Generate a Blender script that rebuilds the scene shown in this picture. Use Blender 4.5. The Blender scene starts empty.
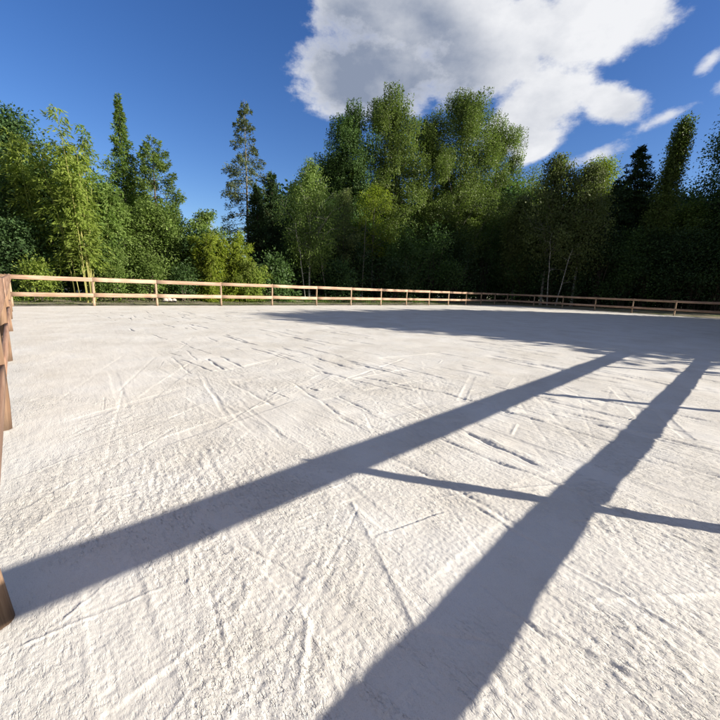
import bpy, math, time
import numpy as np
from mathutils import Matrix, Vector
T0 = time.time()
scene = bpy.context.scene
COL = scene.collection
PI = math.pi

# ------------------------------------------------------------------ frame of reference
# arena axes: a runs along the long side, b along the short side; origin at the far left corner post
CAM_H = 1.33
F_PX, PITCH, ROLL = 377.5, math.radians(10.87), math.radians(2.29)
ORG = np.array([-14.442, 15.618]); TH = math.radians(47.65)
D1 = np.array([math.sin(TH), math.cos(TH)]); D2 = np.array([D1[1], -D1[0]])
ROTZ = math.atan2(D1[1], D1[0])          # rotation that carries local +X onto the a axis (local +Y = -b)
LA, LB = 42.0, 21.6

def W(a, b):
    return ORG + D1 * a + D2 * b

def ray(x, y):
    u, v = x - 360, y - 360
    u2 = u * math.cos(ROLL) + v * math.sin(ROLL); v2 = -u * math.sin(ROLL) + v * math.cos(ROLL)
    c, s = math.cos(PITCH), math.sin(PITCH)
    return np.array([u2, F_PX * c - v2 * s, -F_PX * s - v2 * c]) / F_PX

def survey(px, py, b=None, a=None):
    """bearing and height angle read off the photograph -> ground position on the line a or b, and the height there"""
    r = ray(px, py); d = r[:2] / np.hypot(*r[:2]); tan = r[2] / np.hypot(*r[:2])
    if b is not None:
        t = (b + ORG @ D2) / (d @ D2)
    else:
        t = (a + ORG @ D1) / (d @ D1)
    p = d * t
    return p, CAM_H + t * tan, t, p[1]

# ------------------------------------------------------------------ small helpers
def tag(o, label=None, cat=None, group=None, kind=None):
    if label: o['label'] = label
    if cat: o['category'] = cat
    if group: o['group'] = group
    if kind: o['kind'] = kind
    return o

def empty(name, loc, rz=0.0):
    o = bpy.data.objects.new(name, None); COL.objects.link(o)
    o.location = loc; o.rotation_euler = (0, 0, rz); o.empty_display_size = 0.3
    return o

def mesh_np(name, V, Q=None, Tn=None, mat=None, parent=None, smooth=False):
    V = np.asarray(V, np.float32)
    Q = np.zeros((0, 4), np.int32) if Q is None else np.asarray(Q, np.int32).reshape(-1, 4)
    Tn = np.zeros((0, 3), np.int32) if Tn is None else np.asarray(Tn, np.int32).reshape(-1, 3)
    me = bpy.data.meshes.new(name)
    me.vertices.add(len(V)); me.vertices.foreach_set('co', V.ravel())
    n = Q.size + Tn.size
    me.loops.add(n); me.loops.foreach_set('vertex_index', np.concatenate([Q.ravel(), Tn.ravel()]))
    me.polygons.add(len(Q) + len(Tn))
    st = np.concatenate([np.arange(len(Q)) * 4, len(Q) * 4 + np.arange(len(Tn)) * 3]).astype(np.int32)
    me.polygons.foreach_set('loop_start', st)
    if smooth: me.polygons.foreach_set('use_smooth', np.ones(len(st), bool))
    me.update(calc_edges=True)
    if mat: me.materials.append(mat)
    o = bpy.data.objects.new(name, me); COL.objects.link(o)
    if parent: o.parent = parent
    return o

class Geo:
    """collects tubes, boxes and leaves into one mesh"""
    def __init__(s): s.V = []; s.Q = []; s.T = []; s.n = 0
    def add(s, V, Q=None, T=None):
        V = np.asarray(V, float).reshape(-1, 3); s.V.append(V)
        if Q is not None and len(Q): s.Q.append(np.asarray(Q).reshape(-1, 4) + s.n)
        if T is not None and len(T): s.T.append(np.asarray(T).reshape(-1, 3) + s.n)
        s.n += len(V)
    def tube(s, P, R, k=6, cap=False):
        P = np.asarray(P, float); R = np.asarray(R, float); m = len(P)
        t = np.gradient(P, axis=0); t /= np.linalg.norm(t, axis=1, keepdims=True) + 1e-9
        ref = np.where(np.abs(t[:, 2:3]) > .9, np.array([[1., 0, 0]]), np.array([[0, 0, 1.]]))
        u = np.cross(t, ref); u /= np.linalg.norm(u, axis=1, keepdims=True) + 1e-9
        for i in range(1, m):                                   # keep the frame from flipping
            q = u[i - 1] - t[i] * (u[i - 1] @ t[i]); nq = np.linalg.norm(q)
            if nq > 1e-6: u[i] = q / nq
        v = np.cross(t, u); an = np.arange(k) * 2 * PI / k
        ring = P[:, None, :] + R[:, None, None] * (np.cos(an)[None, :, None] * u[:, None, :] + np.sin(an)[None, :, None] * v[:, None, :])
        i, j = np.meshgrid(np.arange(m - 1), np.arange(k), indexing='ij'); j2 = (j + 1) % k
        Q = np.stack([i * k + j, i * k + j2, (i + 1) * k + j2, (i + 1) * k + j], -1).reshape(-1, 4)
        Tn = []
        VV = ring.reshape(-1, 3)
        if cap:
            VV = np.vstack([VV, P[0], P[-1]]); a0, a1 = m * k, m * k + 1
            for q in range(k):
                Tn.append((a0, (q + 1) % k, q)); Tn.append((a1, (m - 1) * k + q, (m - 1) * k + (q + 1) % k))
        s.add(VV, Q, Tn)
    def box(s, c, sz, bev=0.0, rot=None):
        x, y, z = np.array(sz) / 2
        if bev > 0:
            bx = min(bev, y * .6, z * .6)
            sec = [(-y + bx, -z), (y - bx, -z), (y, -z + bx), (y, z - bx), (y - bx, z), (-y + bx, z), (-y, z - bx), (-y, -z + bx)]
        else:
            sec = [(-y, -z), (y, -z), (y, z), (-y, z)]
        k = len(sec); V = [(-x, p, q) for p, q in sec] + [(x, p, q) for p, q in sec]
        V = np.array(V)
        if rot is not None: V = V @ np.asarray(rot).T
        V = V + np.array(c)
        Q = [(j, (j + 1) % k, k + (j + 1) % k, k + j) for j in range(k)]
        Tn = []
        for j in range(1, k - 1): Tn.append((0, j + 1, j)); Tn.append((k, k + j, k + j + 1))
        s.add(V, Q, Tn)
    def leaves(s, P, D, L, Wd, rng, NN=None):
        n = len(P); L = np.broadcast_to(L, (n,))[:, None]; Wd = np.broadcast_to(Wd, (n,))[:, None]
        D = D / (np.linalg.norm(D, axis=1, keepdims=True) + 1e-9)
        S = np.cross(D, rng.normal(size=(n, 3)) * (1 if NN is None else .45) + (0 if NN is None else NN)); S /= np.linalg.norm(S, axis=1, keepdims=True) + 1e-9
        N = np.cross(D, S)
        A = P; C = P + D * L - N * L * .12
        M = P + D * L * .45 + N * L * .05
        V = np.stack([A, M + S * Wd * .5, C, M - S * Wd * .5], 1).reshape(-1, 3)
        s.add(V, np.arange(n * 4).reshape(n, 4))
    def build(s, name, mat, parent=None, smooth=False):
        return mesh_np(name, np.vstack(s.V), np.vstack(s.Q) if s.Q else None, np.vstack(s.T) if s.T else None, mat, parent, smooth)

_perm = np.random.default_rng(7).permutation(256); _perm = np.concatenate([_perm, _perm])
_gx = np.cos(np.arange(256) * 2.39996); _gy = np.sin(np.arange(256) * 2.39996)
def perlin(x, y, seed=0):
    x = x + seed * 17.37; y = y + seed * 9.71
    xi = np.floor(x).astype(np.int32); yi = np.floor(y).astype(np.int32); fx = x - xi; fy = y - yi
    u = fx * fx * fx * (fx * (fx * 6 - 15) + 10); v = fy * fy * fy * (fy * (fy * 6 - 15) + 10)
    X, Y, X1, Y1 = xi & 255, yi & 255, (xi + 1) & 255, (yi + 1) & 255
    def g(a, b, dx, dy):
        h = _perm[_perm[a] + b]; return _gx[h] * dx + _gy[h] * dy
    n0 = g(X, Y, fx, fy) * (1 - u) + g(X1, Y, fx - 1, fy) * u
    n1 = g(X, Y1, fx, fy - 1) * (1 - u) + g(X1, Y1, fx - 1, fy - 1) * u
    return (n0 * (1 - v) + n1 * v) * 1.5
def sstep(x, a, b):
    t = np.clip((x - a) / (b - a), 0, 1); return t * t * (3 - 2 * t)

# ------------------------------------------------------------------ materials
def new_mat(name):
    m = bpy.data.materials.new(name); m.use_nodes = True
    nt = m.node_tree; nt.nodes.clear()
    out = nt.nodes.new('ShaderNodeOutputMaterial')
    return m, nt, nt.nodes, nt.links, out

def N(nt, kind, **kw):
    n = nt.nodes.new(kind)
    for k, v in kw.items():
        if k in n.inputs: n.inputs[k].default_value = v
        else: setattr(n, k, v)
    return n

def ramp(nt, fac, stops):
    r = nt.nodes.new('ShaderNodeValToRGB'); e = r.color_ramp.elements
    while len(e) < len(stops): e.new(0.5)
    for el, (p, c) in zip(e, stops): el.position = p; el.color = (*c, 1)
    nt.links.new(fac, r.inputs['Fac']); return r.outputs['Color']

def leaf_mat(name, dark, mid, light, transl=.35, rough=.5):
    dark = tuple(.4 * a + .6 * b for a, b in zip(dark, mid)); light = tuple(.5 * a + .5 * b for a, b in zip(light, mid))
    m, nt, nd, lk, out = new_mat(name)
    geo = N(nt, 'ShaderNodeNewGeometry')
    col = ramp(nt, geo.outputs['Random Per Island'], [(0.0, dark), (.55, mid), (.92, light), (1.0, tuple(min(1, c * 1.25) for c in light))])
    tc = N(nt, 'ShaderNodeTexCoord'); nz = N(nt, 'ShaderNodeTexNoise', Scale=.55, Detail=2.0)
    lk.new(tc.outputs['Object'], nz.inputs['Vector'])
    mr = N(nt, 'ShaderNodeMapRange'); mr.inputs['To Min'].default_value = .9; mr.inputs['To Max'].default_value = 1.85
    mr.inputs['From Min'].default_value = .3; mr.inputs['From Max'].default_value = .7
    lk.new(nz.outputs['Fac'], mr.inputs['Value'])
    hsv = N(nt, 'ShaderNodeHueSaturation'); lk.new(col, hsv.inputs['Color']); lk.new(mr.outputs['Result'], hsv.inputs['Value'])
    c = hsv.outputs['Color']
    b = N(nt, 'ShaderNodeBsdfPrincipled', Roughness=rough); lk.new(c, b.inputs['Base Color'])
    b.inputs['Specular IOR Level'].default_value = .14
    t = N(nt, 'ShaderNodeBsdfTranslucent')
    mx2 = N(nt, 'ShaderNodeMix', data_type='RGBA', blend_type='MULTIPLY'); mx2.inputs[0].default_value = 1
    lk.new(c, mx2.inputs[6]); mx2.inputs[7].default_value = (1.4, 1.6, .9, 1)
    lk.new(mx2.outputs[2], t.inputs['Color'])
    mx = N(nt, 'ShaderNodeMixShader', Fac=transl); lk.new(b.outputs[0], mx.inputs[1]); lk.new(t.outputs[0], mx.inputs[2])
    lk.new(mx.outputs[0], out.inputs['Surface'])
    return m

def bark_mat(name, c1, c2, scale=6.0, stretch=(1, 1, .25), bump=.4):
    m, nt, nd, lk, out = new_mat(name)
    tc = N(nt, 'ShaderNodeTexCoord'); mp = N(nt, 'ShaderNodeMapping'); mp.inputs['Scale'].default_value = stretch
    lk.new(tc.outputs['Object'], mp.inputs['Vector'])
    nz = N(nt, 'ShaderNodeTexNoise', Scale=scale, Detail=6.0, Roughness=.65); lk.new(mp.outputs[0], nz.inputs['Vector'])
    col = ramp(nt, nz.outputs['Fac'], [(.35, c1), (.65, c2)])
    b = N(nt, 'ShaderNodeBsdfPrincipled', Roughness=.9); lk.new(col, b.inputs['Base Color'])
    bp = N(nt, 'ShaderNodeBump', Strength=bump, Distance=.03); lk.new(nz.outputs['Fac'], bp.inputs['Height']); lk.new(bp.outputs[0], b.inputs['Normal'])
    lk.new(b.outputs[0], out.inputs['Surface']); return m

def wood_mat(name, c1, c2, c3, stretch, stain=False):
    m, nt, nd, lk, out = new_mat(name)
    tc = N(nt, 'ShaderNodeTexCoord'); oi = N(nt, 'ShaderNodeObjectInfo')
    add = N(nt, 'ShaderNodeVectorMath', operation='ADD'); mul = N(nt, 'ShaderNodeMath', operation='MULTIPLY'); mul.inputs[1].default_value = 37.0
    lk.new(oi.outputs['Random'], mul.inputs[0]); lk.new(tc.outputs['Object'], add.inputs[0]); lk.new(mul.outputs[0], add.inputs[1])
    mp = N(nt, 'ShaderNodeMapping'); mp.inputs['Scale'].default_value = stretch; lk.new(add.outputs[0], mp.inputs['Vector'])
    nz = N(nt, 'ShaderNodeTexNoise', Scale=1.0, Detail=8.0, Roughness=.6, Distortion=.6); lk.new(mp.outputs[0], nz.inputs['Vector'])
    col = ramp(nt, nz.outputs['Fac'], [(.28, c1), (.5, c2), (.72, c3)])
    n2 = N(nt, 'ShaderNodeTexNoise', Scale=1.7, Detail=4.0); lk.new(add.outputs[0], n2.inputs['Vector'])
    mr = N(nt, 'ShaderNodeMapRange'); mr.inputs['From Min'].default_value = .35; mr.inputs['From Max'].default_value = .65
    mr.inputs['To Min'].default_value = .78; mr.inputs['To Max'].default_value = 1.12; lk.new(n2.outputs['Fac'], mr.inputs['Value'])
    mr2 = N(nt, 'ShaderNodeMapRange'); mr2.inputs['To Min'].default_value = .82; mr2.inputs['To Max'].default_value = 1.15
    lk.new(oi.outputs['Random'], mr2.inputs['Value'])
    mm = N(nt, 'ShaderNodeMath', operation='MULTIPLY'); lk.new(mr.outputs[0], mm.inputs[0]); lk.new(mr2.outputs[0], mm.inputs[1])
    v = mm.outputs[0]
    if stain:                                                   # damp earth stain at the foot of a post
        sx = N(nt, 'ShaderNodeSeparateXYZ'); lk.new(tc.outputs['Object'], sx.inputs[0])
        m3 = N(nt, 'ShaderNodeMapRange'); m3.inputs['From Min'].default_value = .02; m3.inputs['From Max'].default_value = .16
        m3.inputs['To Min'].default_value = .5; m3.inputs['To Max'].default_value = 1.0; lk.new(sx.outputs['Z'], m3.inputs['Value'])
        m4 = N(nt, 'ShaderNodeMath', operation='MULTIPLY'); lk.new(v, m4.inputs[0]); lk.new(m3.outputs[0], m4.inputs[1]); v = m4.outputs[0]
    hsv = N(nt, 'ShaderNodeHueSaturation'); lk.new(col, hsv.inputs['Color']); lk.new(v, hsv.inputs['Value'])
    b = N(nt, 'ShaderNodeBsdfPrincipled', Roughness=.75); lk.new(hsv.outputs[0], b.inputs['Base Color'])
    bp = N(nt, 'ShaderNodeBump', Strength=.35, Distance=.006); lk.new(nz.outputs['Fac'], bp.inputs['Height']); lk.new(bp.outputs[0], b.inputs['Normal'])
    lk.new(b.outputs[0], out.inputs['Surface']); return m

M = {}
M['rail'] = wood_mat('fence_rail_wood', (.31, .175, .105), (.48, .315, .215), (.60, .435, .32), (1.2, 22, 22))
M['rail_brown'] = wood_mat('brown_rail_wood', (.22, .115, .07), (.36, .21, .14), (.47, .31, .225), (1.2, 22, 22))
M['post'] = wood_mat('fence_post_wood', (.24, .14, .08), (.42, .29, .19), (.55, .43, .31), (24, 24, 1.6), stain=True)
M['bark'] = bark_mat('brown_bark', (.045, .035, .026), (.15, .12, .09))
M['bark_grey'] = bark_mat('grey_bark', (.09, .085, .07), (.24, .22, .19))
M['bark_pale'] = bark_mat('pale_birch_bark', (.10, .09, .08), (.55, .52, .46), scale=3.0, stretch=(1, 1, 2.2), bump=.1)
M['culm'] = bark_mat('golden_bamboo_culm', (.27, .26, .075), (.40, .37, .13), scale=2.0, stretch=(1, 1, 1), bump=0)
M['culm_green'] = bark_mat('green_bamboo_culm', (.12, .18, .04), (.26, .28, .08), scale=2.0, stretch=(1, 1, 1), bump=0)
M['leaf_deep'] = leaf_mat('deep_green_leaf', (.030, .055, .019), (.055, .095, .032), (.095, .145, .05))
M['leaf_blue'] = leaf_mat('blue_green_leaf', (.030, .058, .024), (.055, .098, .036), (.095, .145, .055))
M['leaf_mid'] = leaf_mat('mid_green_leaf', (.055, .088, .020), (.10, .145, .036), (.155, .20, .06))
M['leaf_poplar'] = leaf_mat('poplar_leaf', (.045, .068, .018), (.088, .122, .032), (.15, .18, .065), rough=.38)
M['leaf_olive'] = leaf_mat('olive_leaf', (.05, .065, .022), (.09, .112, .038), (.14, .16, .065))
M['leaf_yellow'] = leaf_mat('yellow_green_leaf', (.075, .105, .013), (.14, .175, .022), (.215, .235, .04), transl=.45)
M['leaf_bamboo'] = leaf_mat('bamboo_leaf', (.08, .115, .020), (.145, .19, .036), (.22, .25, .065), transl=.4)
M['leaf_bamboo_deep'] = leaf_mat('deep_bamboo_leaf', (.055, .092, .020), (.10, .152, .036), (.16, .21, .058), transl=.4)
M['needle'] = leaf_mat('dark_needle', (.016, .032, .013), (.030, .055, .020), (.05, .08, .028), transl=.12)
M['needle_grey'] = leaf_mat('grey_green_needle', (.04, .055, .024), (.075, .095, .040), (.115, .13, .06), transl=.2)

M['post_brown'] = wood_mat('brown_post_wood', (.13, .07, .04), (.25, .15, .09), (.38, .26, .17), (24, 24, 1.6), stain=True)
def sand_mat():
    m, nt, nd, lk, out = new_mat('pale_arena_sand')
    tc = N(nt, 'ShaderNodeTexCoord')
    big = N(nt, 'ShaderNodeTexNoise', Scale=1.1, Detail=7.0, Roughness=.6); lk.new(tc.outputs['Object'], big.inputs['Vector'])
    c1 = ramp(nt, big.outputs['Fac'], [(.28, (.66, .62, .555)), (.5, (.755, .722, .665)), (.72, (.80, .78, .74))])
    gr = N(nt, 'ShaderNodeTexNoise', Scale=260.0, Detail=3.0, Roughness=.7); lk.new(tc.outputs['Object'], gr.inputs['Vector'])
    c2 = ramp(nt, gr.outputs['Fac'], [(.30, (.66, .64, .60)), (.46, (.97, .97, .97)), (.8, (1.0, 1.0, 1.0))])
    mx = N(nt, 'ShaderNodeMix', data_type='RGBA', blend_type='MULTIPLY'); mx.inputs[0].default_value = .7
    lk.new(c1, mx.inputs[6]); lk.new(c2, mx.inputs[7])
    b = N(nt, 'ShaderNodeBsdfPrincipled', Roughness=.95); lk.new(mx.outputs[2], b.inputs['Base Color'])
    b.inputs['Specular IOR Level'].default_value = .15
    at = N(nt, 'ShaderNodeAttribute', attribute_name='loose')
    n1 = N(nt, 'ShaderNodeTexNoise', Scale=120.0, Detail=4.0, Roughness=.7); lk.new(tc.outputs['Object'], n1.inputs['Vector'])
    b0 = N(nt, 'ShaderNodeBump', Strength=.35, Distance=.004); lk.new(n1.outputs['Fac'], b0.inputs['Height'])
    def pits(stretch, lo, hi, dist, prev, detail=3.0, rot=0.0):
        m1 = N(nt, 'ShaderNodeMapping'); m1.inputs['Scale'].default_value = stretch; m1.inputs['Rotation'].default_value = (0, 0, rot); lk.new(tc.outputs['Object'], m1.inputs['Vector'])
        z = N(nt, 'ShaderNodeTexNoise', Scale=1.0, Detail=detail, Roughness=.6, Distortion=.35); lk.new(m1.outputs[0], z.inputs['Vector'])
        r = N(nt, 'ShaderNodeMapRange'); r.inputs['From Min'].default_value = lo; r.inputs['From Max'].default_value = hi; lk.new(z.outputs['Fac'], r.inputs['Value'])
        bb = N(nt, 'ShaderNodeBump', Distance=dist); lk.new(at.outputs['Fac'], bb.inputs['Strength']); lk.new(r.outputs[0], bb.inputs['Height']); lk.new(prev, bb.inputs['Normal']); return bb.outputs[0]
    q1 = pits((58, 20, 30), .30, .45, .0046, b0.outputs[0], rot=.12)
    q2 = pits((130, 62, 60), .34, .50, .0020, q1, rot=.12)
    mp = N(nt, 'ShaderNodeMapping'); mp.inputs['Scale'].default_value = (9, 2.6, 5); lk.new(tc.outputs['Object'], mp.inputs['Vector'])
    n2 = N(nt, 'ShaderNodeTexNoise', Scale=1.0, Detail=6.0, Roughness=.6); lk.new(mp.outputs[0], n2.inputs['Vector'])
    b2 = N(nt, 'ShaderNodeBump', Strength=.35, Distance=.03); lk.new(n2.outputs['Fac'], b2.inputs['Height']); lk.new(q2, b2.inputs['Normal'])
    lk.new(b2.outputs[0], b.inputs['Normal'])
    lk.new(b.outputs[0], out.inputs['Surface']); return m
M['sand'] = sand_mat()

def ground_mat():
    m, nt, nd, lk, out = new_mat('rough_grass_ground')
    tc = N(nt, 'ShaderNodeTexCoord')
    n1 = N(nt, 'ShaderNodeTexNoise', Scale=.55, Detail=7.0, Roughness=.65); lk.new(tc.outputs['Object'], n1.inputs['Vector'])
    n2 = N(nt, 'ShaderNodeTexNoise', Scale=9.0, Detail=5.0, Roughness=.7); lk.new(tc.outputs['Object'], n2.inputs['Vector'])
    c1 = ramp(nt, n1.outputs['Fac'], [(.36, (.34, .29, .22)), (.48, (.30, .26, .17)), (.58, (.17, .19, .07)), (.75, (.18, .195, .075))])
    c2 = ramp(nt, n2.outputs['Fac'], [(.3, (.55, .55, .55)), (.7, (1.25, 1.25, 1.25))])
    mx = N(nt, 'ShaderNodeMix', data_type='RGBA', blend_type='MULTIPLY'); mx.inputs[0].default_value = 1
    lk.new(c1, mx.inputs[6]); lk.new(c2, mx.inputs[7])
    b = N(nt, 'ShaderNodeBsdfPrincipled', Roughness=1.0); lk.new(mx.outputs[2], b.inputs['Base Color'])
    bp = N(nt, 'ShaderNodeBump', Strength=.6, Distance=.05); lk.new(n2.outputs['Fac'], bp.inputs['Height']); lk.new(bp.outputs[0], b.inputs['Normal'])
    lk.new(b.outputs[0], out.inputs['Surface']); return m
M['ground'] = ground_mat()
M['edging'] = bark_mat('weathered_edging', (.10, .095, .085), (.22, .21, .19), scale=4.0, stretch=(1, 1, 1))
M['stone'] = bark_mat('pale_stone', (.38, .33, .29), (.55, .50, .46), scale=7.0, stretch=(1, 1, 1))
M['grass'] = leaf_mat('grass_blade', (.06, .09, .02), (.10, .135, .03), (.19, .18, .06), transl=.35)
M['weed'] = leaf_mat('weed_leaf', (.04, .075, .018), (.075, .125, .028), (.12, .17, .045), transl=.4)

# ------------------------------------------------------------------ ground and sand
def arena_obj(o):
    o.location = (ORG[0], ORG[1], 0); o.rotation_euler = (0, 0, ROTZ); return o
def L3(a, b, z): return np.array([a, -b, z])                     # arena coordinates -> local frame (Y = -b)

def build_sand():
    def axis(lo, hi, c, s0=.006, k=.0036):
        out = [c]; x = c
        while x < hi: x += max(s0, k * abs(x - c)); out.append(min(x, hi))
        x = c; left = []
        while x > lo: x -= max(s0, k * abs(x - c)); left.append(max(x, lo))
        return np.array(left[::-1] + out)
    xa = axis(-.10, LA + .12, .8); xb = axis(-.10, LB + .48, 20.4)
    da = np.gradient(xa); db = np.gradient(xb)
    A, B = np.meshgrid(xa, xb, indexing='ij')
    sp = np.maximum(da[:, None], db[None, :])
    def lod(cell): return 1 - sstep(sp, cell * .28, cell * .55)
    H = .010 * perlin(A * .35, B * .35, 1) + .006 * perlin(A * 1.1, B * 1.1, 2) + .0035 * perlin(A * 3.1, B * 3.1, 3)
    # where the surface was left rough and where it was dragged smooth
    wx = perlin(A * .9, B * .9, 11) * .5; wy = perlin(A * .9, B * .9, 12) * .5
    mask = perlin((A + wx) * .75, (B + wy) * .55, 13) + .5 * perlin((A + wx) * 2.3, (B + wy) * 1.5, 14)
    bias = sstep(A + .35 * (B - 19), .2, 1.6) * .30 - .06
    rough = .22 + .78 * sstep(mask + bias + .14 * perlin(A * 9, B * 9, 15) + .08 * perlin(A * 21, B * 21, 16), -.45, .50)
    # broad strokes of a levelling board: a smoothed, slightly sunk strip with a low rim on each side
    rs = np.random.default_rng(31); NB = np.zeros_like(A)
    def stroke(p, ang, ln, wd, dep):
        d = np.array([math.cos(ang), math.sin(ang)]); q = p + d * ln; pad = wd + .08
        lo = np.minimum(p, q) - pad; hi = np.maximum(p, q) + pad
        i0, i1 = np.searchsorted(xa, [lo[0], hi[0]]); j0, j1 = np.searchsorted(xb, [lo[1], hi[1]])
        if i1 - i0 < 4 or j1 - j0 < 4: return
        a = A[i0:i1, j0:j1] - p[0]; b = B[i0:i1, j0:j1] - p[1]
        t = a * d[0] + b * d[1]; u = np.abs(-a * d[1] + b * d[0] + .012 * perlin(t * 1.3, t * 0 + p[0], 61)) + .006 * perlin(a * 20, b * 20, 62)
        e = sstep(t, -.01, .04) * (1 - sstep(t, ln - .25, ln)); ins = (1 - sstep(u, wd / 2 - .03, wd / 2 + .004)) * e * np.clip(.75 + .6 * perlin(t * 3, u * 0 + p[0], 64), .2, 1.2)
        rim = np.exp(-((u - wd / 2 - .006) / .011) ** 2) * e * np.clip(.55 + .8 * perlin(t * 4, u * 0 + p[1], 63), .1, 1.2)
        H[i0:i1, j0:j1] += -dep * ins + .35 * dep * rim
        NB[i0:i1, j0:j1] = np.maximum(NB[i0:i1, j0:j1], ins)
    for _ in range(70):
        p = np.array([rs.uniform(.1, 5.5), rs.uniform(14.5, 21.0)]); dist = np.hypot(p[0] - .1, p[1] - 21.3)
        ang = rs.choice([1.6, 1.75, .05, -.45, .9, 2.3], p=[.3, .2, .15, .15, .12, .08]) + rs.normal() * .12
        stroke(p, ang, rs.uniform(.35, 1.3) * (1 + .15 * dist), rs.uniform(.06, .26), rs.uniform(.0016, .0040) * (1 + .10 * dist))
    rough = rough * (1 - .62 * NB)
    # crumbly clods, drawn out along three drag directions, each with its own patches
    def clods(u, v, cell, seed, fill):
        x = u / cell + seed * 31.7; y = v / cell + seed * 11.3
        xi = np.floor(x).astype(np.int32); yi = np.floor(y).astype(np.int32); out = np.zeros_like(u)
        for dx in (-1, 0, 1):
            for dy in (-1, 0, 1):
                h = _perm[_perm[(xi + dx) & 255] + ((yi + dy) & 255)]
                h2 = _perm[h + 17]; h3 = _perm[h2 + 91]
                on = (h3 < fill * 256); r = .42 + .5 * h3 / (256 * fill)
                d2 = (x - xi - dx - h / 256.) ** 2 + (y - yi - dy - h2 / 256.) ** 2
                out = np.maximum(out, np.where(on, np.clip(1 - d2 / (r * r), 0, 1) * (.45 + .55 * h / 256.), 0))
        return np.sqrt(out)
    tot = np.zeros_like(A); wsum = np.zeros_like(A)
    for i, (ang, sd) in enumerate([(1.70, 21), (.95, 22), (-.65, 23)]):
        w = sstep(perlin(A * .8, B * .8, 30 + i), -.1, .25) + (.55 if i == 0 else .02)
        ca, sa = math.cos(ang), math.sin(ang); u = A * ca + B * sa; v = -A * sa + B * ca
        u = u + .03 * perlin(A * 13, B * 13, 33 + i); v = v + .014 * perlin(A * 15, B * 15, 37 + i) + .006 * perlin(A * 45, B * 45, 39 + i)
        n = -.6 * clods(u / 2.6, v, .014, sd, .16) * lod(.016)
        n += .75 * perlin(u * 7, v * 24, sd + 6) * lod(.04) + .45 * perlin(u * 17, v * 45, sd + 9) * lod(.022)
        tot += n * w; wsum += w
    lump = tot / wsum
    H += rough * .0064 * lump
    H += .0016 * perlin(A * 48, B * 48, 44) * lod(.02)
    # drag marks, ridges and scuffs
    rng = np.random.default_rng(5)
    def mark(p, q, w, amp, step=0.0, wob=.006):
        p = np.array(p, float); q = np.array(q, float); d = q - p; ln = np.linalg.norm(d); d /= ln; pad = 4 * w + .05
        lo = np.minimum(p, q) - pad; hi = np.maximum(p, q) + pad
        i0, i1 = np.searchsorted(xa, [lo[0], hi[0]]); j0, j1 = np.searchsorted(xb, [lo[1], hi[1]])
        if i1 - i0 < 3 or j1 - j0 < 3: return
        a = A[i0:i1, j0:j1] - p[0]; b = B[i0:i1, j0:j1] - p[1]
        s = a * d[0] + b * d[1]; u = -a * d[1] + b * d[0]
        u = u + wob * perlin(s * 2.2, s * 0 + p[0] * 7, 50) + .25 * w * perlin(a * 26, b * 26, 51)
        e = sstep(s, -w, 3 * w) * (1 - sstep(s, ln - 3 * w, ln + w))
        brk = .65 + .5 * perlin(s * 5, u * 0 + p[1] * 5, 52)
        h = amp * np.exp(-(u / w) ** 2) - .55 * amp * np.exp(-((u - 1.9 * w) / (1.2 * w)) ** 2)
        if step: h = h + step * (sstep(u, -.5 * w, .5 * w) - .5) * np.exp(-np.abs(u) / (5 * w))
        H[i0:i1, j0:j1] += h * e * np.clip(brk, .1, 1.3)
    near = [((.05, 18.54), (.58, 18.10), .022, .013, .01), ((.69, 18.91), (.69, 19.39), .018, .012, .012), ((.68, 19.43), (.58, 19.80), .02, .014, .008),
            ((.68, 19.81), (.58, 20.25), .02, .016, .008), ((.88, 19.73), (.92, 20.11), .022, .012, .01), ((.92, 20.11), (.83, 20.53), .024, .014, .012),
            ((1.34, 20.27), (1.24, 20.65), .026, .014, .012), ((.04, 19.61), (.58, 19.65), .018, .012, .010), ((.16, 19.58), (.44, 19.37), .016, .010, .010),
            ((1.61, 19.63), (1.19, 20.55), .03, .012, -.012), ((2.09, 20.72), (2.05, 21.3), .03, .014, .014), ((1.56, 20.68), (1.74, 21.4), .026, .013, -.012),
            ((.01, 18.07), (1.14, 17.49), .022, .011, .012), ((.28, 19.06), (.50, 18.76), .014, .012, .006), ((.98, 19.4), (1.77, 19.44), .018, .010, .008),
            ((.22, 20.08), (.66, 20.0), .02, .012, -.012), ((.30, 20.25), (.62, 20.08), .016, .012, .008), ((4.45, 20.2), (4.24, 21.2), .05, .014, .012),
            ((2.0, 19.9), (3.3, 20.6), .035, .010, .016), ((2.6, 18.2), (3.2, 19.6), .03, .012, .014), ((1.2, 18.1), (2.5, 17.2), .03, .011, .014),
            ((.9, 17.6), (1.3, 18.6), .024, .012, .010), ((.4, 16.6), (1.9, 16.2), .03, .012, .014), ((1.9, 20.9), (2.6, 21.4), .03, .012, -.014)]
    for p, q, w, am, st in near: mark(p, q, w * .5, am * .22, st * .5)
    for c0, c1, k, wd in [((.9, 20.9), (2.6, 13.5), 7, .5), ((.45, 20.4), (.5, 15.0), 6, .35), ((1.7, 21.2), (6.0, 15.5), 8, .7), ((.15, 18.9), (2.4, 16.9), 5, .4),
                          ((2.6, 21.3), (2.0, 17.5), 7, .6), ((.3, 20.1), (2.2, 19.3), 5, .3), ((3.5, 21.0), (7.5, 19.0), 6, .8), ((1.0, 17.5), (4.0, 12.0), 8, 1.0), ((3.6, 18.5), (4.4, 13.0), 7, .9)]:
        c0 = np.array(c0); c1 = np.array(c1); dd = c1 - c0; ll = np.linalg.norm(dd); dd /= ll; nn = np.array([-dd[1], dd[0]])
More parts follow.
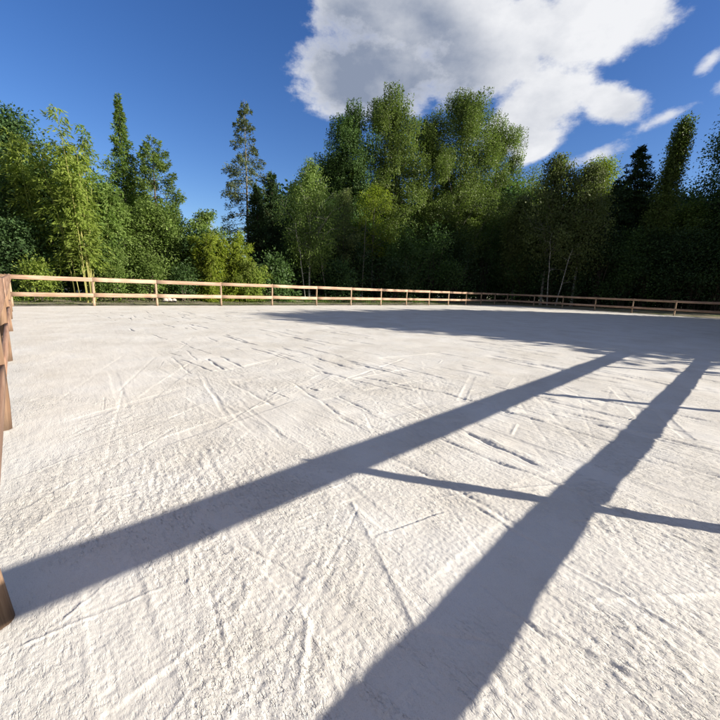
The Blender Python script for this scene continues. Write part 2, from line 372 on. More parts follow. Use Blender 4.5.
        for q in range(k):
            o = nn * rng.normal() * wd; f0 = rng.uniform(0, .55); f1 = min(1, f0 + rng.uniform(.2, .5)); r = .5 * (c0 + c1)
            p = c0 + dd * ll * f0 + o; e = c0 + dd * ll * f1 + o + nn * rng.normal() * .08 * ll
            dist = np.hypot(*(p - np.array([.15, 21.3])))
            mark(p, e, rng.uniform(.010, .020) * (1 + .12 * dist), rng.uniform(-.003, .0004), rng.uniform(-.0042, .0006), wob=.010)
    for _ in range(70):                                         # short scuffs near the corner
        p = np.array([rng.uniform(.1, 6), rng.uniform(13.5, 21.3)]); an = rng.choice([.1, .8, -.7, 1.5]) + rng.normal() * .2
        l = rng.uniform(.12, .6); q = p + l * np.array([math.cos(an), math.sin(an)])
        mark(p, q, rng.uniform(.007, .016), rng.uniform(.002, .006) * rng.choice([1, -1, -1]), -rng.uniform(.002, .009) * (1 if abs(an) > .5 else -1))
    for _ in range(480):                                        # grader dashes that run along the short side farther out
        p = np.array([rng.uniform(2.0, 22), rng.uniform(3, 20.5)]); an = PI / 2 + rng.normal() * .10
        l = rng.uniform(.25, 1.6); q = p + l * np.array([math.cos(an), math.sin(an)])
        s = .5 + .07 * p[0]
        mark(p, q, rng.uniform(.016, .03) * (1 + .07 * p[0]), -rng.uniform(.003, .010), -rng.uniform(.010, .026), wob=.03)
    nA, nB = len(xa), len(xb)
    V = np.stack([A, -B, H], -1).reshape(-1, 3)
    i, j = np.meshgrid(np.arange(nA - 1), np.arange(nB - 1), indexing='ij')
    k = i * nB + j
    Q = np.stack([k, k + 1, k + nB + 1, k + nB], -1).reshape(-1, 4)
    o = arena_obj(mesh_np('sand', V, Q, None, M['sand'], smooth=True))
    at = o.data.attributes.new('loose', 'FLOAT', 'POINT'); at.data.foreach_set('value', (.15 + .85 * rough).astype(np.float32).ravel())
    return tag(o, kind='structure')
build_sand()
print('sand', round(time.time() - T0, 1))

def build_ground():
    r = np.concatenate([np.linspace(0, 60, 61), np.geomspace(64, 3000, 40)]); k = 96
    an = np.arange(k) * 2 * PI / k
    X = r[:, None] * np.cos(an); Y = r[:, None] * np.sin(an)
    c = W(20, 10)
    Z = -.07 + .03 * perlin(X * .4, Y * .4, 3) * sstep(r[:, None], 0, 5)
    V = np.stack([X + c[0], Y + c[1], Z], -1).reshape(-1, 3)
    # keep the soil below the sand inside the arena
    a = (V[:, :2] - ORG) @ D1; b = (V[:, :2] - ORG) @ D2
    ins = (a > -1.2) & (a < LA + 1.2) & (b > -1.2) & (b < LB + 1.2)
    V[:, 2] = np.where(ins, -.10, V[:, 2])
    i, j = np.meshgrid(np.arange(len(r) - 1), np.arange(k), indexing='ij'); j2 = (j + 1) % k
    Q = np.stack([i * k + j, (i + 1) * k + j, (i + 1) * k + j2, i * k + j2], -1).reshape(-1, 4)
    tag(mesh_np('ground', V, Q, None, M['ground'], smooth=True), kind='structure')
build_ground()

def verge_z(a, b):
    d = np.maximum(-b, a - LA)
    return -.01 + .035 * np.clip(d, 0, 5) + .03 * perlin(a * .9, b * .9, 8) + .015 * perlin(a * 3, b * 3, 9)
def verge(name, a0, a1, b0, b1):
    xa = np.arange(a0, a1 + .01, .25); xb = np.linspace(b0, b1, int(abs(b1 - b0) / .25) + 2)
    A, B = np.meshgrid(xa, xb, indexing='ij'); n = len(xb)
    V = np.stack([A, -B, verge_z(A, B)], -1).reshape(-1, 3)
    i, j = np.meshgrid(np.arange(len(xa) - 1), np.arange(n - 1), indexing='ij'); k = i * n + j
    tag(arena_obj(mesh_np(name, V, np.stack([k, k + 1, k + n + 1, k + n], -1).reshape(-1, 4), None, M['ground'], smooth=True)), kind='structure')
verge('grass_verge', -12, 62, -.215, -8)
verge('grass_verge', LA + .23, 56, 26, -.21)
g = Geo()
for (a0, b0, a1, b1) in [(-.2, -.17, LA + .2, -.17), (-.2, LB + .53, LA + .2, LB + .53), (-.17, -.13, -.17, LB + .49), (LA + .18, -.13, LA + .18, LB + .49)]:
    c = L3((a0 + a1) / 2, (b0 + b1) / 2, -.05)
    g.box(c, (abs(a1 - a0) if b0 == b1 else .07, abs(b1 - b0) if b0 != b1 else .07, .15))
tag(arena_obj(g.build('arena_kerb', M['edging'])), kind='structure')

# ------------------------------------------------------------------ fences
POST_R, FENCE_H, BH, BT = .055, 1.30, .18, .04
def post_mesh(rng, h):
    G = Geo(); z = np.array([-.4, 0, .25, .6, .95, h - .012, h]); r = POST_R * np.array([1.05, 1.04, 1.0, .98, .97, .96, .82]) * rng.uniform(.95, 1.05)
    P = np.stack([rng.normal(size=7) * .003, rng.normal(size=7) * .003, z], -1)
    G.tube(P, r, 14, cap=True); return G
def fence(name, p0, p1, stations, inward, label, seed, skip_first=False, skip_last=False, proud=(0, 0), bh=(BH, BH), pm='post', lean={}, low=.51, rm='rail'):
    """posts on the line p0-p1 (arena coordinates) at the given stations, two boards nailed on the inner side"""
    rng = np.random.default_rng(seed)
    p0w = W(*p0); d = W(*p1) - p0w; ln = np.linalg.norm(d); d /= ln
    root = empty(name, (p0w[0], p0w[1], 0), math.atan2(d[1], d[0]))
    tag(root, label, 'fence')
    top = {}
    for k, s in enumerate(stations):
        if (skip_first and k == 0) or (skip_last and k == len(stations) - 1): continue
        o = post_mesh(rng, FENCE_H + rng.uniform(-.004, .012)).build('post', M[pm], root, smooth=False)
        for p in o.data.polygons: p.use_smooth = len(p.vertices) == 4
        o.location = (s, 0, 0); o.rotation_euler = (rng.normal() * .008, rng.normal() * .008, rng.uniform(0, 6))
        if k in lean: o.rotation_euler = (lean[k], 0, 0)
    for lev, pr, bhh in zip((FENCE_H - BH / 2 - .004, low), proud, bh):
        y = inward * (POST_R + BT / 2 - .004 + pr)
        for k in range(len(stations) - 1):
            s0, s1 = stations[k], stations[k + 1]
            e0 = -.06 if k == 0 else .002; e1 = .06 if k == len(stations) - 2 else -.002
            x0, x1 = s0 + e0, s1 + e1; G = Geo()
            dz0, dz1 = rng.normal() * .006, rng.normal() * .006
            n = 7; xs = np.linspace(x0, x1, n); hh = bhh / 2 * rng.uniform(.96, 1.04)
            sag = -.006 * np.sin(np.linspace(0, PI, n)) + np.linspace(dz0, dz1, n); t = BT / 2; bv = .006
            sec = np.array([(-t + bv, -hh), (t - bv, -hh), (t, -hh + bv), (t, hh - bv), (t - bv, hh), (-t + bv, hh), (-t, hh - bv), (-t, -hh + bv)])
            V = np.concatenate([np.stack([np.full(8, xs[i]), y + sec[:, 0], lev + sag[i] + sec[:, 1]], -1) for i in range(n)])
            Q = [(i * 8 + j, i * 8 + (j + 1) % 8, (i + 1) * 8 + (j + 1) % 8, (i + 1) * 8 + j) for i in range(n - 1) for j in range(8)]
            Tn = [(0, j + 1, j) for j in range(1, 7)] + [((n - 1) * 8, (n - 1) * 8 + j, (n - 1) * 8 + j + 1) for j in range(1, 7)]
            G.add(V, Q, Tn)
            # nail heads at both ends
            o = G.build('rail', M[rm], root)
            del o
    return root
# long far fence: stations read from the photograph (bays are not quite even)
def station_b(px, py): r = survey(px, py, b=0.0)[0]; return float((r - ORG) @ D1)
st1 = [0.0] + [station_b(x, y) for x, y in [(93, 290), (156.5, 293), (221, 294), (272, 296), (316.5, 296), (351, 297), (381, 297.5), (406.5, 298), (429, 298), (448.5, 299), (466, 299)]]
nrem = 3
st1 += [st1[-1] + (LA - st1[-1]) * (k + 1) / nrem for k in range(nrem)]
print('st1', [round(s, 2) for s in st1])
fence('timber_fence', (0, 0), (LA, 0), st1, -1, 'long sunlit two-rail timber fence in front of the bamboo and the birch, beyond the sand', 1)
st2 = [0, 3.05, 6.0, 9.0, 12.05, 15.1, 18.2, LB]
fence('timber_fence', (LA, 0), (LA, LB), st2, -1, 'shaded two-rail timber fence at the far right end, before the dark wood', 2, skip_first=True)
st3 = [0, 3.1, 6.1, 9.2, 13.36, 16.92, 19.42, LB + .36]
fence('timber_fence', (-.03, 0), (-.03, LB + .36), st3, 1, 'near two-rail timber fence running along the left edge to a brown round post', 3, skip_first=True, proud=(.025, -.036), bh=(BH, .13), pm='post_brown', lean={6: .085}, rm='rail_brown')
st4 = [0, 3.55, 7.0, 10.2, 13.3, 16.4, 19.4, 22.5, 25.6, 28.6, 31.7, 34.8, 38.4, LA]
fence('timber_fence', (0, LB + .36), (LA, LB - 1.3), st4, 1, 'two-rail timber fence along the right long side, outside the view, its shadow crossing the sand', 4, skip_first=True, skip_last=True, bh=(.175, .125), low=.55)

# ------------------------------------------------------------------ trees
def trunk_path(H, lean, wob, rng, n=11):
    t = np.linspace(0, 1, n); p = np.zeros((n, 3)); p[:, 2] = t * H
    p[:, 0] = lean[0] * t ** 1.4 + np.cumsum(rng.normal(size=n)) * wob * t; p[:, 1] = lean[1] * t ** 1.4 + np.cumsum(rng.normal(size=n)) * wob * t
    p[0] = (0, 0, -.15); return p
def on_path(P, z):
    return np.array([np.interp(z, P[:, 2], P[:, 0]), np.interp(z, P[:, 2], P[:, 1]), z])
def bez(a, b, c, n):
    t = np.linspace(0, 1, n)[:, None]; return (1 - t) ** 2 * a + 2 * t * (1 - t) * b + t * t * c

def broadleaf(root, H, base, R, prof, leaf, bark, seed, nlimb=46, nsub=4, per=95, L=.17, cr=.45, steep=.5, hang=0.0, vz=.72, clip=1.7, ragged=.18, tr=.2, lean=(0, 0), topfill=True, stems=1):
    rng = np.random.default_rng(seed)
    tg = Geo(); bg = tg; lg = Geo(); PP = []; DD = []; NN = []
    paths = []
    for s in range(stems):
        ln = np.array(lean) + (rng.normal(size=2) * R * .35 if stems > 1 else 0)
        P = trunk_path(H * (.97 if s == 0 else rng.uniform(.8, .95)), ln, R * .012, rng)
        if stems > 1: P[:, :2] += rng.normal(size=2) * .25
        t = np.linspace(0, 1, len(P)); rr = tr * (1 - .93 * t) * np.where(t < .02, 1.35, 1) / (stems ** .4)
        tg.tube(P, rr, 9); paths.append(P)
    ctrs = []
    for i in range(nlimb):
        P = paths[i % stems]
        t = ((i + rng.uniform(0, 1)) / nlimb) ** .92
        zt = base + t * (H - base) * .985
        az = i * 2.39996 + rng.normal() * .35
        ro = R * prof(t) * rng.uniform(.62, 1.08) * (1 + ragged * math.sin(3 * az + seed) * math.sin(9 * t + seed))
        zs = max(zt - ro * steep * rng.uniform(.8, 1.4), base * .55 + .15); zs = min(zs, P[-1, 2] * .96)
        st = on_path(P, zs); c0 = on_path(P, min(zt, P[-1, 2]))
        en = np.array([c0[0] + ro * math.cos(az), c0[1] + ro * math.sin(az), zt])
        mid = (st + en) / 2 + np.array([0, 0, ro * .12])
        B = bez(st, mid, en, 6); r0 = max(.012, tr * .28 * (1 - .75 * t))
        bg.tube(B, np.linspace(r0, .008, 6), 5)
        ctrs.append((en, 1.0))
        for k in range(nsub):
            s = rng.uniform(.3, 1.0); q = on_curve(B, s)
            v = rng.normal(size=3); v[2] = abs(v[2]) * .5 + .15 - hang * .4; v /= np.linalg.norm(v)
            e = q + v * (ro * rng.uniform(.18, .42) + cr * .5)
            bg.tube(np.stack([q, (q + e) / 2 + rng.normal(size=3) * .05, e]), [max(.01, r0 * .4), .009, .005], 4)
            ctrs.append((e, rng.uniform(.6, 1.15)))
    if topfill:
        for P in paths:
            for z in np.linspace(base + (H - base) * .75, P[-1, 2], 7): ctrs.append((on_path(P, z) + rng.normal(size=3) * cr * .4, .8))
    for c, w in ctrs:
        n = max(6, int(per * w * rng.uniform(.6, 1.3)))
        off = np.clip(rng.normal(size=(n, 3)), -clip, clip) * np.array([cr, cr, cr * vz]) * (.75 + .5 * w)
        if hang:
            off[:, 2] = -np.abs(rng.normal(size=n)) * cr * (1.0 + 2.2 * hang); off[:, :2] *= (.55 + .2 * rng.random(n))[:, None]
        PP.append(c + off); NN.append(nrm(off) * .6 + nrm(np.array([c[0], c[1], (c[2] - H * .5) * .5])[None]) * .5 + np.array([0, 0, .45]))
        d = off / (np.linalg.norm(off, axis=1, keepdims=True) + 1e-6) * .6 + rng.normal(size=(n, 3)) * .7; d[:, 2] -= .35 + hang
        DD.append(d)
    PP = np.vstack(PP); DD = np.vstack(DD); NN = np.vstack(NN); keep = PP[:, 2] > .12; PP = PP[keep]; DD = DD[keep]; NN = NN[keep]
    sz = L * rng.uniform(.7, 1.3, len(PP))
    lg.leaves(PP, DD, sz, sz * .66, rng, NN)
    tg.build('trunk', M[bark], root, True); lg.build('crown', M[leaf], root)
    return len(PP)
def nrm(v): return v / (np.linalg.norm(v, axis=-1, keepdims=True) + 1e-6)
def on_curve(B, s):
    x = s * (len(B) - 1); i = min(int(x), len(B) - 2); f = x - i; return B[i] * (1 - f) + B[i + 1] * f

def conifer(root, H, base, R, leaf, bark, seed, step=.5, nb=6, dens=26, L=.22, droop=.25, prof=None, gap=0.0, tuft=0.0, tr=.16, lean=(0, 0), updown=0.0):
    rng = np.random.default_rng(seed); tg = Geo(); bg = tg; lg = Geo(); PP = []; DD = []
    P = trunk_path(H, lean, .015, rng); t = np.linspace(0, 1, len(P)); tg.tube(P, tr * (1 - .95 * t), 8)
    prof = prof or (lambda t: (1 - t) ** .85)
    z = base; i = 0
    while z < H * .985:
        t = (z - base) / (H - base)
        for k in range(nb):
            if rng.random() < gap: continue
            az = i * 1.3 + k * 2 * PI / nb + rng.normal() * .3; ln = R * max(.05, prof(t)) * rng.uniform(.6, 1.12)
            zz = z + rng.uniform(-.5, .5) * step
            st = on_path(P, min(zz, H)); d = np.array([math.cos(az), math.sin(az), 0])
            en = st + d * ln + np.array([0, 0, -droop * ln + updown * ln]); mid = st + d * ln * .55 + np.array([0, 0, -.75 * droop * ln + .1 * ln])
            B = bez(st, mid, en, 5); bg.tube(B, np.linspace(max(.012, tr * .26 * (1 - t)), .007, 5), 4)
            n = int(dens * (ln + .25) * rng.uniform(.7, 1.3)); n = max(n, 4)
            s = rng.uniform(.12, 1, n) if not tuft else np.clip(1 - np.abs(rng.normal(size=n)) * tuft, .1, 1)
            x = s * 4; ii = np.minimum(x.astype(int), 3); f = (x - ii)[:, None]; q = B[ii] * (1 - f) + B[ii + 1] * f
            lat = np.array([-d[1], d[0], 0]); wd = (1 - s * .75) * ln * .34 + .06
            q = q + lat * (rng.uniform(-1, 1, n) * wd)[:, None] + np.array([0, 0, 1]) * (rng.normal(size=n) * (.05 + .05 * ln) - np.abs(rng.normal(size=n)) * .06)[:, None]
            PP.append(q); dd = d * .7 + rng.normal(size=(n, 3)) * .55; dd[:, 2] -= .25; DD.append(dd)
        z += step * rng.uniform(.8, 1.2) * (1 - .35 * t); i += 1
    PP = np.vstack(PP); DD = np.vstack(DD); sz = L * rng.uniform(.7, 1.3, len(PP)); lg.leaves(PP, DD, sz, sz * .40, rng, nrm(PP * np.array([1, 1, 0])) * .5 + np.array([0, 0, .7]))
    tg.build('trunk', M[bark], root, True); lg.build('crown', M[leaf], root)
    return len(PP)

def bamboo(root, H, n, spread, reach, leaf, culm, seed, s0=.3, node=.22, L=.2, bias=(0, 0), rad=.035, per=10, twig=.55, hs=(.7, 1.0), bend=2.3):
    rng = np.random.default_rng(seed); lg = Geo(); PP = []; DD = []
    for i in range(n):
        a = rng.uniform(0, 2 * PI); rr = spread * math.sqrt(rng.random()); h = H * rng.uniform(*hs) if i else H
        o = np.array([rr * math.cos(a), rr * math.sin(a), 0]); out = np.array([math.cos(a), math.sin(a), 0]) * reach * rng.uniform(.25, 1.1) + np.array([bias[0], bias[1], 0]) * rng.uniform(.6, 1.2)
        s = np.linspace(0, 1, 12)[:, None]
        P = o + out * s ** bend + np.array([0, 0, 1]) * h * (s - .10 * s ** 5); P[0, 2] = -.1
        g = Geo(); g.tube(P, np.linspace(rad, .005, 12) * rng.uniform(.8, 1.2), 6); g.build('culm', M[culm], root, True)
        m = int(h * (1 - s0) / node)
        for j in range(m):
            q = on_curve(P, s0 + (1 - s0) * (j + rng.random()) / m)
            tpos = (q[2] / h)
            for _ in range(2):
                az = rng.uniform(0, 2 * PI); tl = twig * rng.uniform(.5, 1.3) * (1.25 - .6 * tpos)
                v = np.array([math.cos(az), math.sin(az), rng.uniform(-.15, .35)]); k = per
                u = rng.uniform(.15, 1, k)[:, None]
                pts = q + v * tl * u + np.array([0, 0, -1]) * tl * .45 * u * u + rng.normal(size=(k, 3)) * .05
                PP.append(pts); dd = v * .6 + rng.normal(size=(k, 3)) * .4; dd[:, 2] -= .55; DD.append(dd)
    PP = np.vstack(PP); DD = np.vstack(DD); keep = PP[:, 2] > .1; PP = PP[keep]; DD = DD[keep]
    sz = L * rng.uniform(.7, 1.3, len(PP)); lg.leaves(PP, DD, sz, sz * .30, rng, nrm(PP * np.array([1, 1, 0])) * .7 + np.array([0, 0, .6])); lg.build('foliage', M[leaf], root)
    return len(PP)

def shrub(root, H, R, leaf, seed, n=70, per=90, L=.13, cr=.32, bark='bark', flat=1.0):
    rng = np.random.default_rng(seed); sg = Geo(); lg = Geo(); PP = []; DD = []; NN = []
    for i in range(n):
        az = i * 2.39996 + rng.normal() * .3; u = rng.uniform(0, 1) ** .7; ph = u * PI / 2
        k = rng.uniform(.62, 1.05)
        c = np.array([R * math.cos(ph) * math.cos(az) * k, R * math.cos(ph) * math.sin(az) * k, max(.15, H * (.12 + .88 * math.sin(ph)) * k)])
        b0 = np.array([rng.normal() * R * .1, rng.normal() * R * .1, -.05])
        if i % 3 == 0: sg.tube(bez(b0, c * np.array([.4, .4, .8]), c, 5), np.linspace(.025, .006, 5) * (1 + H * .12), 4)
        m = int(per * rng.uniform(.6, 1.3)); off = rng.normal(size=(m, 3)) * cr
        PP.append(c + off); NN.append(nrm(off) * .6 + nrm(c[None]) * .5 + np.array([0, 0, .4])); d = off / cr * .5 + rng.normal(size=(m, 3)) * .6; d[:, 2] -= .2; DD.append(d)
    PP = np.vstack(PP); DD = np.vstack(DD); NN = np.vstack(NN); keep = PP[:, 2] > .05; PP = PP[keep]; DD = DD[keep]; NN = NN[keep]
    sz = L * rng.uniform(.7, 1.3, len(PP)); lg.leaves(PP, DD, sz, sz * .64, rng, NN)
    sg.build('stems', M[bark], root, True); lg.build('foliage', M[leaf], root); return len(PP)

ROUND = lambda t: max(.12, math.sin(PI * min(1, (t * .88 + .12))) ** .7)
EGG = lambda t: max(.1, (math.sin(PI * (t * .8 + .16)) ** .8))
CONE = lambda t: max(.06, (1 - t) ** .8)
PDOME = lambda t: max(.12, math.sqrt(max(0, 1 - ((t - .45) / .585) ** 2)))
COLUMN = lambda t: max(.08, (min(1, t * 5 + .35)) * (1 - t ** 2.4) ** .7)
NL = 0
def plant(name, label, cat, px, py, b=None, a=None, group=None):
    p, H, dist, dep = survey(px, py, b=b, a=a)
    root = empty(name, (p[0], p[1], -.06)); tag(root, label, cat, group)
    return root, H, dep / F_PX                                   # metres per photograph pixel at that depth

# --- left of the gap: bamboo, conifers and broadleaf mass behind the sunlit fence
r, H, m = plant('broadleaf_tree', 'dark blue-green broadleaf tree cut by the left edge, left of the golden bamboo', 'tree', 2, 112, b=-8.0)
NL += broadleaf(r, H, 2.0, 38 * m, EGG, 'leaf_blue', 'bark', 11, nlimb=60, per=80, L=.15, cr=.4)
r, H, m = plant('broadleaf_tree', 'deep green tree low between the left edge tree and the golden bamboo', 'tree', 30, 168, b=-6.2)
NL += broadleaf(r, H, .8, 34 * m, ROUND, 'leaf_deep', 'bark', 12, nlimb=54, per=80, L=.14, cr=.38, steep=.3)
r, H, m = plant('bamboo_clump', 'tall golden-stemmed bamboo clump leaning left with yellow-green plumes', 'bamboo', 54, 92, b=-2.9)
r.location.x += .6
NL += bamboo(r, H, 12, .6, .75, 'leaf_bamboo', 'culm', 13, s0=.26, L=.21, bias=(-.9, -.1), rad=.026, per=13, twig=.75, hs=(.6, .98), bend=1.35)
r, H, m = plant('bamboo_clump', 'deep green bamboo clump just right of the golden-stemmed one', 'bamboo', 86, 112, b=-4.6)
NL += bamboo(r, H, 11, .7, 1.0, 'leaf_bamboo_deep', 'culm_green', 14, s0=.22, L=.20, per=14, twig=.7, hs=(.65, 1.0), bend=1.8)
r, H, m = plant('bamboo_clump', 'arching bamboo clump hanging over the left end of the fence rail', 'bamboo', 30, 118, b=-4.8)
NL += bamboo(r, H, 8, .7, 1.2, 'leaf_bamboo', 'culm_green', 114, s0=.22, L=.20, per=14, twig=.7, hs=(.65, 1.0))
r, H, m = plant('conifer_tree', 'narrow feathery green spire tallest right of the bamboo', 'conifer', 117, 91, b=-8.5)
NL += conifer(r, H, 1.8, 25 * m, 'leaf_bamboo_deep', 'bark_grey', 15, step=.34, nb=7, dens=60, L=.17, droop=.25, prof=lambda t: max(.07, min(1, (1 - t) * 1.35)), tr=.13, gap=.2)
r, H, m = plant('broadleaf_tree', 'open layered green tree with ragged side boughs against blue sky', 'tree', 151, 136, b=-7.5)
NL += conifer(r, H, 1.0, 40 * m, 'leaf_mid', 'bark', 16, step=.48, nb=7, dens=95, L=.16, droop=.02, prof=lambda t: max(.15, (1 - t) ** .55), gap=.22, tuft=.34, tr=.15, updown=.16)
for i, (px, py, b, hw, leaf, lab) in enumerate([
        (112, 200, -5.6, 20, 'leaf_mid', 'bushy dark green small tree below the narrow feathery spire'),
        (140, 200, -5.0, 25, 'leaf_mid', 'rounded mid-green small tree behind the second post of the far fence'),
        (176, 208, -5.4, 30, 'leaf_mid', 'broad mid-green small tree sloping down to the gap of sky'),
        (197, 232, -4.6, 20, 'leaf_deep', 'small deep green tree just left of the yellow-green weeping bush'),
        (95, 232, -5.2, 16, 'leaf_deep', 'dark shrubby tree in the shade right of the golden bamboo stems'),
        (18, 222, -4.6, 26, 'leaf_blue', 'blue-green bushy tree behind the left corner post of the fence')]):
    r, H, m = plant('small_tree', lab, 'tree', px, py, b=b)
    NL += broadleaf(r, H, .3, hw * m, ROUND, leaf, 'bark', 20 + i, nlimb=30, nsub=4, per=105, L=.13, cr=.21, steep=.25, tr=.09, stems=2)
for i, (px, py, b, hw, leaf, lab) in enumerate([
        (33, 262, -2.6, 13, 'leaf_bamboo', 'low bright green bush right of the fence corner post'),
        (112, 266, -2.8, 14, 'leaf_mid', 'low green bush behind the rails right of the golden bamboo'),
        (150, 262, -3.0, 20, 'leaf_mid', 'low leafy bush behind the second fence post from the left'),
        (182, 266, -3.0, 16, 'leaf_deep', 'low dark bush between the second and third posts of the far fence')]):
    r, H, m = plant('bush', lab, 'bush', px, py, b=b); NL += shrub(r, H, hw * m, leaf, 40 + i, n=46, per=70, L=.11, cr=.2)
for i, (px, py, b, n, lab) in enumerate([
        (208, 226, -3.2, 22, 'left yellow-green weeping bamboo bush of the pair beside the gap of sky'),
        (230, 221, -3.4, 26, 'tallest yellow-green weeping bamboo bush, right under the gap of sky'),
        (249, 250, -2.9, 18, 'low feathery green bamboo bush left of the dark shaded wood')]):
    r, H, m = plant('bamboo_bush', lab, 'bush', px, py, b=b)
    NL += bamboo(r, H, n, .55, .8, 'leaf_yellow' if i < 2 else 'leaf_bamboo', 'culm', 50 + i, s0=.05, node=.13, L=.18, per=11, twig=.38, rad=.014, hs=(.6, 1.0), bend=1.9)

# --- the middle: sparse conifer, birch and the big poplars
r, H, m = plant('conifer_tree', 'tall sparse conifer with bare trunk showing through, alone against the sky', 'conifer', 247, 98, b=-11)
NL += conifer(r, H, 1.5, 42 * m, 'needle_grey', 'bark_grey', 60, step=.55, nb=6, dens=62, L=.19, droop=.2, prof=lambda t: max(.10, (1 - t) ** .72), gap=.36, tuft=.36, tr=.17, lean=(-.3, 0))
for i, (px, py, b, hw, lab) in enumerate([
        (272, 170, -10, 27, 'dark conifer right of the tall sparse conifer'),
        (258, 182, -9, 22, 'shorter dark conifer standing in front of the tall sparse one'),
        (293, 190, -12, 20, 'dark conifer behind the left side of the birch crown')]):
    r, H, m = plant('conifer_tree', lab, 'conifer', px, py, b=b)
    NL += conifer(r, H, .3, hw * m, 'needle', 'bark', 61 + i, step=.42, nb=8, dens=56, L=.2, droop=.12, prof=lambda t: max(.1, (1 - t) ** .6), tr=.15)
r, H, m = plant('birch_tree', 'light green birch with pale slender trunk in front of the dark wood', 'tree', 311, 158, b=-4.5)
NL += broadleaf(r, H, H * .34, 25 * m, EGG, 'leaf_mid', 'bark_pale', 70, nlimb=50, nsub=4, per=75, L=.13, cr=.32, steep=1.0, hang=.5, tr=.085)
r, H, m = plant('birch_tree', 'thin pale green birch between the light birch and the poplars', 'tree', 345, 186, b=-6.5)
NL += broadleaf(r, H, H * .36, 15 * m, EGG, 'leaf_olive', 'bark_grey', 71, nlimb=30, nsub=4, per=60, L=.13, cr=.28, steep=1.0, hang=.5, tr=.06)
r, H, m = plant('broadleaf_tree', 'bright yellow-green tree at the foot of the left poplars', 'tree', 376, 186, b=-7.5)
NL += broadleaf(r, H, H * .42, 27 * m, ROUND, 'leaf_yellow', 'bark_grey', 72, nlimb=24, nsub=4, per=75, L=.15, cr=.26, steep=.5, tr=.1)
for i, (px, py, b, hw, nl, bf, leaf, lab) in enumerate([
        (351, 116, -15, 25, 74, .28, 'leaf_deep', 'dark narrow poplar at the left of the big poplar group'),
        (330, 156, -16, 16, 34, .3, 'leaf_deep', 'short dark poplar low on the left flank of the poplar group'),
        (394, 97, -13, 32, 100, .2, 'leaf_poplar', 'tall round-topped poplar, second of the big poplars'),
        (432, 117, -12, 27, 64, .2, 'leaf_poplar', 'shorter poplar filling the dip between the two tallest poplars'),
        (468, 99, -10, 39, 126, .18, 'leaf_poplar', 'broadest tall poplar at the right of the poplar group'),
        (501, 124, -9, 30, 74, .2, 'leaf_poplar', 'right shoulder poplar of the group, beside the white cloud')]):
    r, H, m = plant('poplar_tree', lab, 'tree', px, py, b=b)
    NL += broadleaf(r, H, H * bf, hw * m * .92, PDOME, leaf, 'bark_grey', 80 + i, nlimb=int(nl * .50), nsub=4, per=360, L=.18, cr=.52, steep=1.1, tr=.3, vz=1.15, clip=1.15, ragged=.38)

# --- right: the shaded wood beyond the end fence
for i, (px, py, a, hw, leaf, bark, kw, nm, lab) in enumerate([
        (524, 192, 47.5, 15, 'leaf_olive', 'bark_grey', dict(hang=.3, per=60), 'broadleaf_tree', 'small olive-brown tree right of the poplars'),
        (560, 150, 46.3, 25, 'leaf_olive', 'bark_pale', dict(hang=.6, per=70, steep=1.0), 'birch_tree', 'tall drooping birch with a pale straight trunk behind the shaded fence'),
        (592, 158, 47, 21, 'leaf_olive', 'bark_pale', dict(hang=.6, per=62, steep=1.0), 'birch_tree', 'second drooping birch, right of the tall one, with a slanting stem'),
        (606, 160, 62, 22, 'leaf_yellow', 'bark_grey', dict(per=80), 'broadleaf_tree', 'sunlit yellow tree top peeping over behind the birches'),
        (692, 206, 56, 11, 'leaf_mid', 'bark_grey', dict(per=70), 'broadleaf_tree', 'green sunlit tree low between the slim poplar and the edge tree')]):
    r, H, m = plant(nm, lab, 'tree', px, py, a=a)
    NL += broadleaf(r, H, H * (.34 if 'birch' in nm else .22), hw * m, EGG, leaf, bark, 100 + i, nlimb=60, nsub=4, L=.22, cr=.5, tr=.15, **kw)
for i, (px, py, a, hw, lab) in enumerate([
        (641, 146, 54, 40, 'black-green spreading conifer left of the slim leaning poplar'),
        (618, 178, 56, 24, 'lower dark conifer between the yellow tree top and the spreading conifer'),
        (662, 196, 56, 15, 'dark conifer at the foot of the slim leaning poplar')]):
    r, H, m = plant('conifer_tree', lab, 'conifer', px, py, a=a)
    NL += conifer(r, H, .6, hw * m, 'needle', 'bark', 110 + i, step=.6, nb=7, dens=50, L=.3, droop=.10, prof=lambda t: max(.08, (1 - t) ** .62), tr=.25, gap=.1)
r, H, m = plant('lombardy_poplar', 'slim columnar poplar leaning right above the shaded wood', 'tree', 684, 120, a=53)
NL += broadleaf(r, H, 2.0, 10 * m, COLUMN, 'leaf_poplar', 'bark_grey', 118, nlimb=110, nsub=3, per=80, L=.2, cr=.3, steep=3.0, tr=.25, lean=(1.2, -.9), vz=1.5)
r.location.x -= 1.0; r.location.y += .75
r, H, m = plant('broadleaf_tree', 'big dark tree cut by the right edge of the view', 'tree', 757, 92, a=58)
NL += broadleaf(r, H, 1.5, 30 * m, EGG, 'leaf_deep', 'bark', 119, nlimb=80, nsub=5, per=85, L=.25, cr=.55, tr=.3)

